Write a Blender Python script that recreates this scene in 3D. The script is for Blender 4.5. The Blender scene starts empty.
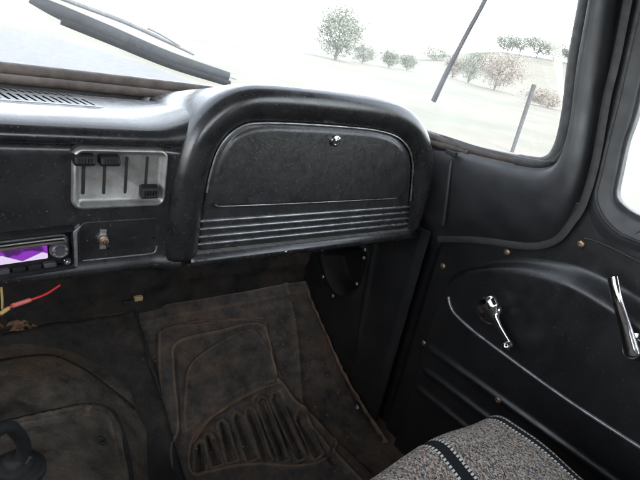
import bpy, bmesh, math, random
import numpy as np
from mathutils import Matrix, Vector
random.seed(7); rng = np.random.default_rng(7)
S = bpy.context.scene
COL = S.collection
R = math.radians

# ------------------------------------------------------------------ camera
FPX = 512.0
CAM = np.array([-0.055, -0.56, 0.76])
def cam_basis(pitch, yaw, roll):
    p, y, r = R(pitch), R(yaw), R(roll)
    fwd = np.array([math.sin(y)*math.cos(p), math.cos(y)*math.cos(p), -math.sin(p)])
    r0 = np.array([math.cos(y), -math.sin(y), 0.0]); u0 = np.cross(r0, fwd)
    return math.cos(r)*r0+math.sin(r)*u0, math.cos(r)*u0-math.sin(r)*r0, fwd
CR, CU, CF = cam_basis(21.1, 42.1, 11.6)
cam = bpy.data.cameras.new('camera'); cam_o = bpy.data.objects.new('camera', cam); COL.objects.link(cam_o)
M = Matrix.Identity(4)
for i in range(3):
    M[i][0], M[i][1], M[i][2], M[i][3] = CR[i], CU[i], -CF[i], CAM[i]
cam_o.matrix_world = M
cam.sensor_width = 36.0; cam.lens = 36.0*FPX/640.0
cam.clip_start = 0.02; cam.clip_end = 3000
S.camera = cam_o

# ------------------------------------------------------------------ light and exposure
SUN_EL, SUN_AZ = 52.0, 200.0            # a hazy bright day, sun high behind the cab
w = bpy.data.worlds.new('World'); S.world = w; w.use_nodes = True
nt = w.node_tree; bg = nt.nodes['Background']
sky = nt.nodes.new('ShaderNodeTexSky'); sky.sky_type = 'NISHITA'; sky.sun_disc = False
sky.sun_elevation = R(SUN_EL); sky.sun_rotation = R(SUN_AZ)
sky.air_density = 1.0; sky.dust_density = 1.5; sky.ozone_density = 1.0
hs = nt.nodes.new('ShaderNodeHueSaturation'); hs.inputs['Saturation'].default_value = .35   # thin white overcast
nt.links.new(sky.outputs[0], hs.inputs['Color']); nt.links.new(hs.outputs[0], bg.inputs[0]); bg.inputs[1].default_value = 0.15
sun = bpy.data.lights.new('sun', 'SUN'); sun.energy = .8; sun.angle = R(12); sun.color = (1, .96, .9)
sun_o = bpy.data.objects.new('sun', sun); COL.objects.link(sun_o)
az = R(SUN_AZ)
sd = Vector((math.sin(az)*math.cos(R(SUN_EL)), math.cos(az)*math.cos(R(SUN_EL)), math.sin(R(SUN_EL))))
sun_o.rotation_euler = sd.to_track_quat('Z', 'Y').to_euler()
S.view_settings.view_transform = 'Standard'; S.view_settings.look = 'None'
S.view_settings.gamma = 1.0; S.view_settings.use_curve_mapping = False
S.view_settings.exposure = 3.5
S.render.engine = 'CYCLES'
S.cycles.max_bounces = 10; S.cycles.diffuse_bounces = 5; S.cycles.glossy_bounces = 5
S.cycles.transparent_max_bounces = 16
S.cycles.use_denoising = True
S.cycles.sample_clamp_indirect = 6.0

# ------------------------------------------------------------------ pixel -> place helpers (photo pixels, 640 x 480)
def ray(px, py):
    return CF + CR*(px-320)/FPX + CU*(240-py)/FPX
def on(ax, val, p):
    d = ray(*p); return CAM + d*((val-CAM[ax])/d[ax])
def march(p, zfun, ymax=.322, t0=.25):
    d = ray(*p); t = t0
    while t < 3:
        P = CAM + d*t
        if P[2] < zfun(P[0], P[1]) or P[1] > ymax: return P
        t += .0007
    return P

# ------------------------------------------------------------------ materials
def new_mat(name):
    m = bpy.data.materials.new(name); m.use_nodes = True
    return m, m.node_tree, m.node_tree.nodes['Principled BSDF']
def node(nt, kind, **kw):
    n = nt.nodes.new(kind)
    for k, v in kw.items():
        if k in n.inputs.keys(): n.inputs[k].default_value = v
        else: setattr(n, k, v)
    return n
def ramp(nt, src, stops):
    r = nt.nodes.new('ShaderNodeValToRGB'); e = r.color_ramp.elements
    while len(e) < len(stops): e.new(.5)
    for el, (p, c) in zip(e, stops):
        el.position = p; el.color = (c[0], c[1], c[2], 1) if len(c) == 3 else c
    nt.links.new(src, r.inputs[0]); return r
def g(v): return (v, v, v)
def surf(name, c1, c2, rough=(.3, .5), scale=14, bump=.05, bscale=700, metallic=0, c3=None, c3scale=5, c3at=(.55, .7), detail=6, spec=.5, bdist=.001, worn=None, dust_sheen=None, specks=0):
    """painted / dirty surface: two-tone noise, rough noise, fine bump, optional third layer in patches"""
    m, nt, b = new_mat(name)
    tc = node(nt, 'ShaderNodeTexCoord'); L = nt.links.new
    n1 = node(nt, 'ShaderNodeTexNoise', Scale=scale, Detail=detail, Roughness=.65); L(tc.outputs['Object'], n1.inputs['Vector'])
    r1 = ramp(nt, n1.outputs['Fac'], [(.35, c1), (.68, c2)]); col = r1.outputs[0]
    if c3:
        n3 = node(nt, 'ShaderNodeTexNoise', Scale=c3scale, Detail=8, Roughness=.7); L(tc.outputs['Object'], n3.inputs['Vector'])
        r3 = ramp(nt, n3.outputs['Fac'], [(c3at[0], g(0)), (c3at[1], g(1))])
        mx = node(nt, 'ShaderNodeMixRGB'); L(r3.outputs[0], mx.inputs[0]); L(col, mx.inputs[1]); mx.inputs[2].default_value = (*c3, 1); col = mx.outputs[0]
    if worn:
        ge = node(nt, 'ShaderNodeNewGeometry'); rw = ramp(nt, ge.outputs['Pointiness'], [(.505, g(0)), (.56, g(1))])
        mu = node(nt, 'ShaderNodeMath', operation='MULTIPLY'); L(rw.outputs[0], mu.inputs[0]); L(n1.outputs['Fac'], mu.inputs[1])
        m4 = node(nt, 'ShaderNodeMixRGB'); L(mu.outputs[0], m4.inputs[0]); L(col, m4.inputs[1]); m4.inputs[2].default_value = (*worn, 1); col = m4.outputs[0]
    if specks:
        n6 = node(nt, 'ShaderNodeTexNoise', Scale=330, Detail=2, Roughness=.6); L(tc.outputs['Object'], n6.inputs['Vector'])
        r6 = ramp(nt, n6.outputs['Fac'], [(.64, g(0)), (.74, g(specks))]); m6 = node(nt, 'ShaderNodeMixRGB'); L(r6.outputs[0], m6.inputs[0]); L(col, m6.inputs[1]); m6.inputs[2].default_value = (.12, .118, .112, 1); col = m6.outputs[0]
    if dust_sheen:                                     # dusty pale tint on up-facing faces, with the sky's sheen painted in
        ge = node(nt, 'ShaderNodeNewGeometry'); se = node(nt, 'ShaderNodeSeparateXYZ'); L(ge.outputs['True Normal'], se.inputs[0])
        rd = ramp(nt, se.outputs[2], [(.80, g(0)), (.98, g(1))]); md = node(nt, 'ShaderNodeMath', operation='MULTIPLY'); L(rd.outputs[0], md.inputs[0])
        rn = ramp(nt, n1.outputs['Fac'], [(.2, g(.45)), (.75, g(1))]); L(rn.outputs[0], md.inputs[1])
        m5 = node(nt, 'ShaderNodeMixRGB'); L(md.outputs[0], m5.inputs[0]); L(col, m5.inputs[1]); m5.inputs[2].default_value = (*dust_sheen, 1); col = m5.outputs[0]
    L(col, b.inputs['Base Color'])
    n2 = node(nt, 'ShaderNodeTexNoise', Scale=scale*2.3, Detail=5); L(tc.outputs['Object'], n2.inputs['Vector'])
    mr = node(nt, 'ShaderNodeMapRange'); L(n2.outputs['Fac'], mr.inputs[0]); mr.inputs[1].default_value = .3; mr.inputs[2].default_value = .7
    mr.inputs[3].default_value = rough[0]; mr.inputs[4].default_value = rough[1]; L(mr.outputs[0], b.inputs['Roughness'])
    if bump:
        n4 = node(nt, 'ShaderNodeTexNoise', Scale=bscale, Detail=3); L(tc.outputs['Object'], n4.inputs['Vector'])
        bp = node(nt, 'ShaderNodeBump', Strength=bump, Distance=bdist); L(n4.outputs['Fac'], bp.inputs['Height']); L(bp.outputs[0], b.inputs['Normal'])
    b.inputs['Metallic'].default_value = metallic
    b.inputs['Specular IOR Level'].default_value = spec
    return m
def plain(name, c, rough=.5, metallic=0):
    return surf(name, tuple(x*.85 for x in c), tuple(min(1, x*1.12) for x in c), (max(.02, rough-.06), rough+.06), 60, .03, 900, metallic)

MAT = {}
MAT['paint'] = surf('black_dash_paint', (.007, .007, .008), (.016, .0155, .015), (.22, .34), 22, .06, 420, bdist=.0006, dust_sheen=(.12, .118, .112), specks=.5)  # dusty film and the sky's reflection both put into the top colour
MAT['lid'] = surf('black_grained_lid', (.009, .009, .0095), (.019, .0185, .018), (.30, .46), 60, .35, 300, bdist=.0008, specks=.6)
MAT['door'] = surf('black_door_paint', (.006, .006, .0065), (.012, .0118, .0115), (.28, .40), 18, .06, 500, bdist=.0006, specks=.4)
MAT['trim'] = surf('satin_black_corner_paint', (.012, .0125, .0135), (.024, .0245, .026), (.42, .56), 20, .12, 500, bdist=.0006)
MAT['rubber'] = surf('weathered_rubber', (.012, .0117, .0115), (.026, .025, .0245), (.55, .75), 40, .25, 300)
MAT['brown_rubber'] = surf('brown_perished_rubber', (.035, .027, .022), (.085, .064, .052), (.55, .8), 50, .4, 250)
MAT['black_rubber'] = surf('black_rubber', (.005, .005, .005), (.012, .012, .012), (.65, .85), 40, .2, 300)
MAT['floor'] = surf('dirty_floor_steel', (.015, .0135, .012), (.066, .052, .039), (.55, .85), 30, .5, 160, c3=(.085, .050, .029), c3scale=9, c3at=(.50, .72), bdist=.002, worn=(.20, .13, .085), spec=.35)
MAT['rib'] = surf('dusty_pressed_rib', (.030, .025, .020), (.075, .055, .038), (.6, .85), 50, .5, 200, bdist=.002, spec=.35)
MAT['grit'] = surf('tan_grit', (.04, .033, .026), (.20, .16, .12), (.8, .95), 90, .2, 500)
MAT['rust'] = surf('rusty_edge', (.060, .034, .020), (.13, .075, .042), (.7, .95), 60, .6, 220, bdist=.002)
MAT['firewall'] = surf('dusty_firewall', (.008, .008, .008), (.032, .028, .024), (.55, .8), 26, .5, 180, c3=(.055, .038, .025), c3scale=8, c3at=(.52, .72), bdist=.002, spec=.2)
MAT['kick'] = surf('kick_panel_paint', (.006, .006, .006), (.014, .0135, .013), (.55, .75), 15, .2, 300, c3=(.03, .022, .016), c3scale=5, c3at=(.6, .8), spec=.2)
MAT['hump'] = surf('worn_tunnel_steel', (.026, .023, .019), (.105, .087, .067), (.5, .8), 30, .6, 200, c3=(.11, .062, .032), c3scale=6, c3at=(.52, .72), worn=(.18, .12, .08), bdist=.002, spec=.35)
MAT['chrome'] = surf('chrome', g(.55), g(.75), (.05, .16), 80, .02, 500, 1)
MAT['alu'] = surf('brushed_aluminium', (.22, .215, .205), (.34, .33, .315), (.38, .55), 70, .15, 600, .75, c3=(.26, .21, .16), c3scale=30, c3at=(.55, .75))
MAT['brass'] = surf('tarnished_screw', (.20, .13, .085), (.42, .29, .19), (.3, .5), 400, .2, 900, .8)
MAT['plastic'] = surf('black_plastic', (.006, .006, .0065), (.014, .014, .0145), (.42, .56), 90, .15, 700, spec=.2)
MAT['greyplastic'] = plain('grey_plastic', (.045, .045, .048), .35)
MAT['edge'] = surf('worn_edge_highlight', (.12, .12, .122), (.28, .28, .285), (.22, .36), 40, .1, 400, .6)  # light grey puts highlight lines into the colour, beyond bare worn paint
MAT['slot'] = plain('dark_slot', (.003, .003, .003), .8)
MAT['red'] = plain('red_wire', (.42, .018, .016), .4)
MAT['pink'] = plain('pink_sleeve', (.55, .13, .11), .5)
MAT['yellow'] = plain('yellow_connector', (.36, .25, .08), .5)
MAT['orange'] = surf('frayed_jute', (.09, .05, .028), (.22, .125, .07), (.8, .95), 90, .7, 300)
MAT['shell'] = surf('cab_shell_paint', (.02, .02, .02), (.035, .034, .033), (.4, .6), 10, .1, 300)
MAT['seatback'] = plain('black_vinyl', (.012, .012, .012), .45)
MAT['tan'] = plain('worn_tan_tag', (.42, .30, .16), .6)


MAT['blade'] = surf('weathered_wiper_steel', (.010, .012, .0125), (.026, .029, .030), (.5, .7), 60, .2, 300)
MAT['bark'] = plain('bark', (.10, .075, .055), .9)
MAT['leaf'] = plain('dull_green_leaf', (.085, .098, .070), .8)
MAT['dry'] = plain('dry_brown_leaf', (.12, .10, .08), .85)
MAT['grass'] = surf('dry_spring_grass', (.050, .045, .030), (.072, .063, .044), (.8, .95), .35, .4, 3, c3=(.042, .043, .026), c3scale=.08, c3at=(.45, .6))
MAT['gravel'] = surf('pale_gravel', (.032, .033, .034), (.046, .047, .048), (.8, .95), 3, .4, 30)
MAT['wood_post'] = surf('weathered_post', (.012, .012, .012), (.03, .029, .028), (.8, .95), 20, .4, 60)
def display_mat():
    m, nt, b = new_mat('radio_display'); L = nt.links.new
    tc = node(nt, 'ShaderNodeTexCoord'); sep = node(nt, 'ShaderNodeSeparateXYZ'); L(tc.outputs['Object'], sep.inputs[0])
    n = node(nt, 'ShaderNodeTexNoise', Scale=55, Detail=1); L(tc.outputs['Object'], n.inputs['Vector'])
    # white lower half with an angular edge that wanders along the screen
    tri = node(nt, 'ShaderNodeMath', operation='PINGPONG'); L(sep.outputs[0], tri.inputs[0]); tri.inputs[1].default_value = .019
    ad = node(nt, 'ShaderNodeMath', operation='MULTIPLY_ADD'); L(tri.outputs[0], ad.inputs[0]); ad.inputs[1].default_value = .45; ad.inputs[2].default_value = .4848
    lt = node(nt, 'ShaderNodeMath', operation='LESS_THAN'); L(sep.outputs[2], lt.inputs[0]); L(ad.outputs[0], lt.inputs[1])
    dk = ramp(nt, n.outputs['Fac'], [(.40, (.05, .006, .09)), (.46, (.20, .025, .38))])
    mx = node(nt, 'ShaderNodeMixRGB'); L(lt.outputs[0], mx.inputs[0]); L(dk.outputs[0], mx.inputs[1]); mx.inputs[2].default_value = (.62, .52, .72, 1)
    L(mx.outputs[0], b.inputs['Emission Color']); b.inputs['Emission Strength'].default_value = .11
    b.inputs['Base Color'].default_value = (.01, .01, .012, 1); b.inputs['Roughness'].default_value = .2
    return m
MAT['display'] = display_mat()

def glass_mat():
    m = bpy.data.materials.new('dusty_glare_glass'); m.use_nodes = True; nt = m.node_tree; nt.nodes.clear(); L = nt.links.new
    out = node(nt, 'ShaderNodeOutputMaterial'); tr = node(nt, 'ShaderNodeBsdfTransparent'); tr.inputs[0].default_value = (.96, .98, .97, 1)
    gl = node(nt, 'ShaderNodeBsdfGlossy', Roughness=.03); lw = node(nt, 'ShaderNodeLayerWeight', Blend=.5); pw = node(nt, 'ShaderNodeMath', operation='POWER'); L(lw.outputs['Facing'], pw.inputs[0]); pw.inputs[1].default_value = 5.0
    fr = node(nt, 'ShaderNodeMath', operation='MULTIPLY_ADD'); L(pw.outputs[0], fr.inputs[0]); fr.inputs[1].default_value = .9; fr.inputs[2].default_value = .06
    mx = node(nt, 'ShaderNodeMixShader'); L(fr.outputs[0], mx.inputs[0]); L(tr.outputs[0], mx.inputs[1]); L(gl.outputs[0], mx.inputs[2])
    tl = node(nt, 'ShaderNodeBsdfTranslucent'); tl.inputs[0].default_value = (.9, .9, .88, 1)  # translucent share adds glare haze on top of the dusty film
    tc = node(nt, 'ShaderNodeTexCoord'); n = node(nt, 'ShaderNodeTexNoise', Scale=9, Detail=8, Roughness=.7); L(tc.outputs['Object'], n.inputs['Vector'])
    mr = node(nt, 'ShaderNodeMapRange'); L(n.outputs['Fac'], mr.inputs[0]); mr.inputs[1].default_value = .3; mr.inputs[2].default_value = .75
    mr.inputs[3].default_value = .045; mr.inputs[4].default_value = .095
    m2 = node(nt, 'ShaderNodeMixShader'); L(mr.outputs[0], m2.inputs[0]); L(mx.outputs[0], m2.inputs[1]); L(tl.outputs[0], m2.inputs[2])
    L(m2.outputs[0], out.inputs[0]); return m
MAT['glass'] = glass_mat()

def blanket_mat():
    """woven saddle blanket: flecked yarn, laid out in the cloth's own UV (metres)"""
    m, nt, b = new_mat('woven_saddle_blanket'); L = nt.links.new
    uv = node(nt, 'ShaderNodeUVMap'); sep = node(nt, 'ShaderNodeSeparateXYZ'); L(uv.outputs[0], sep.inputs[0])
    def math_(op, a, bb=None, c=None):
        n = node(nt, 'ShaderNodeMath', operation=op)
        for i, v in enumerate((a, bb, c)):
            if v is None: continue
            if isinstance(v, (int, float)): n.inputs[i].default_value = v
            else: L(v, n.inputs[i])
        return n.outputs[0]
    mp = node(nt, 'ShaderNodeMapping'); mp.inputs['Scale'].default_value = (880, 560, 1); L(uv.outputs[0], mp.inputs[0])
    wn = node(nt, 'ShaderNodeTexNoise', Scale=.25, Detail=1); L(mp.outputs[0], wn.inputs['Vector'])
    va = node(nt, 'ShaderNodeVectorMath', operation='ADD'); sc = node(nt, 'ShaderNodeVectorMath', operation='SCALE'); sc.inputs['Scale'].default_value = 1.2
    L(wn.outputs['Color'], sc.inputs[0]); L(mp.outputs[0], va.inputs[0]); L(sc.outputs[0], va.inputs[1])
    vo = node(nt, 'ShaderNodeTexVoronoi', Scale=1.0, Randomness=.75, voronoi_dimensions='2D'); L(va.outputs[0], vo.inputs['Vector'])
    sx = node(nt, 'ShaderNodeSeparateColor'); L(vo.outputs['Color'], sx.inputs[0])
    r = ramp(nt, sx.outputs[0], [(0, (.32, .29, .245)), (.32, (.20, .172, .138)), (.50, (.10, .090, .080)), (.66, (.17, .125, .085)), (.76, (.06, .07, .09)), (.85, (.025, .025, .027)), (.95, (.17, .085, .065))])
    r.color_ramp.interpolation = 'CONSTANT'
    # stripes along V at given U; dark band with stitched white borders
    u, v = sep.outputs[0], sep.outputs[1]
    col = r.outputs[0]
    chk = math_('GREATER_THAN', math_('FRACT', math_('MULTIPLY', v, 230)), .42)
    for centre, half in ((.381, .0065), (.5165, .0050), (.245, .0065), (.11, .0065), (-.03, .0065), (-.17, .0065)):
        d = math_('ABSOLUTE', math_('SUBTRACT', u, centre))
        inner = math_('LESS_THAN', d, half)
        border = math_('MULTIPLY', math_('LESS_THAN', d, half+.0038), math_('GREATER_THAN', d, half))
        mb = node(nt, 'ShaderNodeMixRGB'); L(border, mb.inputs[0]); L(col, mb.inputs[1])
        cb = node(nt, 'ShaderNodeMixRGB'); L(chk, cb.inputs[0]); cb.inputs[1].default_value = (.025, .025, .026, 1); cb.inputs[2].default_value = (.46, .45, .42, 1)
        L(cb.outputs[0], mb.inputs[2])
        mi = node(nt, 'ShaderNodeMixRGB'); L(inner, mi.inputs[0]); L(mb.outputs[0], mi.inputs[1]); mi.inputs[2].default_value = (.012, .012, .013, 1)
        col = mi.outputs[0]
    L(col, b.inputs['Base Color']); b.inputs['Roughness'].default_value = .95; b.inputs['Specular IOR Level'].default_value = .1
    bp = node(nt, 'ShaderNodeBump', Strength=.8, Distance=.002, invert=True); L(vo.outputs['Distance'], bp.inputs['Height']); L(bp.outputs[0], b.inputs['Normal'])
    return m
MAT['blanket'] = blanket_mat()

# ------------------------------------------------------------------ mesh helpers
def link(o, parent=None):
    COL.objects.link(o)
    if parent is not None: o.parent = parent
    return o
def tag(o, label=None, cat=None, group=None, kind=None):
    if label: o['label'] = label
    if cat: o['category'] = cat
    if group: o['group'] = group
    if kind: o['kind'] = kind
    return o
def empty(name, loc, label, cat, group=None):
    o = bpy.data.objects.new(name, None); o.location = loc; o.empty_display_size = .05; COL.objects.link(o)
    return tag(o, label, cat, group)
def mesh(name, verts, faces, mat, parent=None, smooth=True, uvs=None):
    me = bpy.data.meshes.new(name); me.from_pydata([tuple(float(c) for c in v) for v in verts], [], [tuple(f) for f in faces])
    bm = bmesh.new(); bm.from_mesh(me); bmesh.ops.recalc_face_normals(bm, faces=bm.faces); bm.to_mesh(me); bm.free()
    if smooth:
        me.polygons.foreach_set('use_smooth', [True]*len(me.polygons))
    me.materials.append(MAT[mat])
    o = bpy.data.objects.new(name, me)
    if parent is not None and parent.type == 'EMPTY':
        link(o, parent); o.matrix_parent_inverse = Matrix.Translation(-Vector(wloc(parent)))
    else: link(o, parent)
    return o
def wloc(o):
    l = Vector(o.location)
    return l
def smooth_angle(o, ang=35):
    me = o.data
    me.polygons.foreach_set('use_smooth', [True]*len(me.polygons))
    bm = bmesh.new(); bm.from_mesh(me)
    for e in bm.edges:
        e.smooth = len(e.link_faces) == 2 and e.calc_face_angle(0) < R(ang)
    bm.to_mesh(me); bm.free()
def grid(name, P, mat, parent=None, thick=0, off=0, keep=None):
    """P: array [nu][nv][3]"""
    P = np.asarray(P, float); nu, nv = P.shape[:2]
    F = []
    for i in range(nu-1):
        for j in range(nv-1):
            if keep is None or keep[i, j]: F.append((i*nv+j, i*nv+j+1, (i+1)*nv+j+1, (i+1)*nv+j))
    o = mesh(name, P.reshape(-1, 3), F, mat, parent)
    if thick:
        s = o.modifiers.new('solid', 'SOLIDIFY'); s.thickness = thick; s.offset = off
    return o
def catmull(pts, n=8, closed=False):
    P = [np.asarray(p, float) for p in pts]; out = []
    N = len(P)
    for i in range(N if closed else N-1):
        if closed: p0, p1, p2, p3 = P[i-1], P[i], P[(i+1) % N], P[(i+2) % N]
        else:
            p1, p2 = P[i], P[i+1]; p0 = P[i-1] if i else 2*p1-p2; p3 = P[i+2] if i+2 < N else 2*p2-p1
        for k in range(n):
            t = k/n
            out.append(.5*((2*p1)+(-p0+p2)*t+(2*p0-5*p1+4*p2-p3)*t*t+(-p0+3*p1-3*p2+p3)*t**3))
    if not closed: out.append(P[-1])
    return np.array(out)
def resample(pts, n):
    pts = np.asarray(pts, float); d = np.r_[0, np.cumsum(np.linalg.norm(np.diff(pts, axis=0), axis=1))]
    s = np.linspace(0, d[-1], n)
    return np.stack([np.interp(s, d, pts[:, k]) for k in range(pts.shape[1])], 1)
def tube(name, pts, r, mat, parent=None, sides=10, n=6, flat=(1, 1), up=(0, 0, 1), cap=True):
    """swept tube; r scalar or list per control point; flat scales the two section axes"""
    P = catmull(pts, n) if n > 1 else np.asarray(pts, float)
    if np.isscalar(r): rr = np.full(len(P), r)
    else: rr = np.interp(np.linspace(0, 1, len(P)), np.linspace(0, 1, len(r)), r)
    T = np.gradient(P, axis=0); T /= np.linalg.norm(T, axis=1)[:, None]+1e-12
    up = np.asarray(up, float); V = []; F = []
    a = up-T[0]*(up@T[0])
    if np.linalg.norm(a) < 1e-4: a = np.array([1., 0, 0])-T[0]*T[0][0]
    for i in range(len(P)):
        a = a-T[i]*(a@T[i]); a /= np.linalg.norm(a)
        b = np.cross(T[i], a)
        for k in range(sides):
            t = 2*math.pi*k/sides
            V.append(P[i]+rr[i]*(a*math.cos(t)*flat[0]+b*math.sin(t)*flat[1]))
    for i in range(len(P)-1):
        for k in range(sides):
            k2 = (k+1) % sides
            F.append((i*sides+k, i*sides+k2, (i+1)*sides+k2, (i+1)*sides+k))
    if cap:
        F.append(tuple(range(sides))[::-1]); F.append(tuple((len(P)-1)*sides+k for k in range(sides)))
    o = mesh(name, V, F, mat, parent); smooth_angle(o, 50); return o
def box(name, lo, hi, mat, parent=None, bevel=0, seg=2):
    lo, hi = np.minimum(lo, hi), np.maximum(lo, hi)
    V = [(x, y, z) for x in (lo[0], hi[0]) for y in (lo[1], hi[1]) for z in (lo[2], hi[2])]
    F = [(0, 1, 3, 2), (4, 6, 7, 5), (0, 4, 5, 1), (2, 3, 7, 6), (0, 2, 6, 4), (1, 5, 7, 3)]
    o = mesh(name, V, F, mat, parent, smooth=False)
    if bevel: bev(o, bevel, seg)
    return o
def bev(o, wd, seg=2, ang=30):
    b = o.modifiers.new('bevel', 'BEVEL'); b.width = wd; b.segments = seg; b.limit_method = 'ANGLE'; b.angle_limit = R(ang)
    o.data.polygons.foreach_set('use_smooth', [True]*len(o.data.polygons))
    wn = o.modifiers.new('wn', 'WEIGHTED_NORMAL'); wn.keep_sharp = False
def slab(name, poly, axis, a, b, mat, parent=None, bevel=0, seg=2):
    """polygon (2-D) extruded along an axis from a to b; 2-D coords are the other two axes in x,y,z order"""
    def p3(q, d):
        q = list(q); q.insert(axis, d); return q
    n = len(poly); V = [p3(q, a) for q in poly]+[p3(q, b) for q in poly]
    F = [tuple(range(n)), tuple(range(2*n-1, n-1, -1))]+[(i, (i+1) % n, n+(i+1) % n, n+i) for i in range(n)]
    o = mesh(name, V, F, mat, parent, smooth=False)
    if bevel: bev(o, bevel, seg)
    else: smooth_angle(o, 40)
    return o
def rrect(x0, x1, z0, z1, r, n=5):
    out = []
    for cx, cz, a0 in ((x1-r, z1-r, 0), (x0+r, z1-r, 90), (x0+r, z0+r, 180), (x1-r, z0+r, 270)):
        for k in range(n+1):
            t = R(a0+90*k/n); out.append((cx+r*math.cos(t), cz+r*math.sin(t)))
    return out
def lathe(name, prof, origin, axis, mat, parent=None, sides=24):
    """prof: list of (r, h) along axis"""
    ax = Vector(axis).normalized(); a = ax.orthogonal().normalized(); b = ax.cross(a); o0 = Vector([float(c) for c in origin])
    V = []; F = []
    for r, h in prof:
        for k in range(sides):
            t = 2*math.pi*k/sides
            V.append(o0+ax*h+(a*math.cos(t)+b*math.sin(t))*r)
    m = len(prof)
    for i in range(m-1):
        for k in range(sides):
            k2 = (k+1) % sides; F.append((i*sides+k, i*sides+k2, (i+1)*sides+k2, (i+1)*sides+k))
    F.append(tuple(range(sides))[::-1]); F.append(tuple((m-1)*sides+k for k in range(sides)))
    o = mesh(name, V, F, mat, parent); smooth_angle(o, 40); return o
def ss(a, b, x):
    t = np.clip((x-a)/(b-a), 0, 1); return t*t*(3-2*t)
def sdf(poly, X, Y):
    """signed distance to polygon, negative inside"""
    poly = np.asarray(poly, float); n = len(poly); d = np.full(X.shape, 1e9); ins = np.zeros(X.shape, bool)
    for i in range(n):
        ax_, ay_ = poly[i]; bx, by = poly[(i+1) % n]
        ex, ey = bx-ax_, by-ay_; l2 = ex*ex+ey*ey+1e-15
        t = np.clip(((X-ax_)*ex+(Y-ay_)*ey)/l2, 0, 1)
        d = np.minimum(d, np.hypot(X-ax_-t*ex, Y-ay_-t*ey))
        c = (ay_ > Y) != (by > Y)
        with np.errstate(divide='ignore', invalid='ignore'):
            ins ^= c & (X < (bx-ax_)*(Y-ay_)/(by-ay_+1e-15)+ax_)
    return np.where(ins, -d, d)
def screw(parent, P, axis, r=.0042, mat='brass'):
    lathe('screw', [(r*1.25, 0), (r*1.25, r*.25), (r*1.05, r*.5), (r*.55, r*.62), (r*.5, r*.25)], P, axis, mat, parent, 14)

# ================================================================== THE CAB: floor, firewall, kick panel
def sp(t, k=.02): return k*np.log1p(np.exp(np.clip(t/k, -40, 40)))
def zf(x, y): return -.02+.68*sp(np.asarray(y)-.025)
fl = lambda p: march(p, zf)
def zoomA(p): return (140+p[0]/2.18, 260+p[1]/2.18)
def plan(pts): return [fl(p)[:2] for p in pts]
outer = catmull(plan([(154, 479), (157, 440), (158, 398), (157, 345), (164, 332), (213, 324), (262, 323), (268, 338), (278, 370), (291, 398), (323, 430), (360, 466), (372, 479)]), 5)
ridge = catmull(plan([(174, 479), (172, 453), (179, 430), (174, 372), (179, 348), (222, 337), (262, 331), (272, 370), (283, 398), (314, 432), (345, 470)]), 5)
flatp = catmull(plan([(185, 436), (184, 393), (191, 365), (222, 343), (256, 334), (276, 380), (257, 389), (232, 402), (209, 418)]), 6, True)
fan = catmull(plan([zoomA(p) for p in [(116, 470), (112, 405), (150, 352), (200, 318), (250, 292), (300, 276), (335, 318), (400, 372), (424, 405), (405, 436), (350, 452), (260, 448), (180, 458)]]), 5, True)
nx, ny = 300, 360
gx = np.linspace(-.72, .722, nx); gy = np.linspace(-.62, .322, ny)
gx = np.where(gx < .15, gx, gx)
gx = np.r_[np.linspace(-.72, .15, 40), np.linspace(.153, .722, 210), [.74, .80]]
gy = np.r_[np.linspace(-1.05, -.06, 50), np.linspace(-.057, .322, 190)]
X, Y = np.meshgrid(gx, gy, indexing='ij')
Z = zf(X, Y)
close = lambda c: np.vstack([c, [[c[-1][0], -.4]], [[c[0][0], -.4]]])
h = .011*ss(.003, -.004, sdf(close(outer), X, Y))
dr = sdf(close(ridge), X, Y); h += -.008*ss(.004, -.004, dr)
h += .005*np.exp(-(dr/.005)**2)
h += .008*ss(.004, -.004, sdf(flatp, X, Y))
dfan = sdf(fan, X, Y); h += -.007*ss(.004, -.004, dfan)+.007*np.exp(-(dfan/.004)**2)
chan = [((78, 262), (82, 392)), ((108, 232), (150, 362)), ((165, 178), (212, 345)), ((222, 147), (290, 338)), ((272, 128), (352, 342)), ((320, 84), (420, 342)), ((372, 68), (492, 332)), ((470, 158), (560, 325))]
chan_px = []
for a, b in chan:
    pa, pb = [np.array((180+q[0]/4, 375+q[1]/4)) for q in (a, b)]
    dv_ = (pb-pa)/np.linalg.norm(pb-pa); pn = np.array((-dv_[1], dv_[0])); hw = 5.4
    chan_px.append([pb+pn*hw, pa+dv_*10+pn*hw, pa+dv_*4.2+pn*hw*.86, pa+dv_*1.0+pn*hw*.45, pa, pa+dv_*1.0-pn*hw*.45, pa+dv_*4.2-pn*hw*.86, pa+dv_*10-pn*hw, pb-pn*hw])
for loop in chan_px:
    dch = sdf(np.array(plan(loop)), X, Y); h += -.009*ss(.001, -.005, dch)+.005*np.exp(-((dch-.001)/.003)**2)
# channel down the right side and a ledge below the firewall
edge = np.abs(X-(.66-.10*ss(.32, .0, Y))); h += .004*np.exp(-(edge/.008)**2)*(Y > -.05)
h += .008*ss(.292, .300, Y)
h += .0012*np.sin(37*X+11*Y)*np.sin(29*Y-13*X)
floor = grid('cab_floor', np.stack([X, Y, Z+h], -1), 'floor', None, .004, -1); tag(floor, kind='structure')
def zfl(x, y):
    return zf(x, y)+.001
# pressed ribs of the footrest, each one its own piece
for loop in chan_px:
    pts = []
    for q in loop:
        P = fl(q); pts.append((P[0], P[1], float(zf(0, P[1]))-.0020))
    tube('footrest_rib', pts, [.0015, .0050, .0056, .0056, .0056, .0056, .0056, .0050, .0015], 'rib', floor, 8, 3, (.7, 1))
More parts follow.
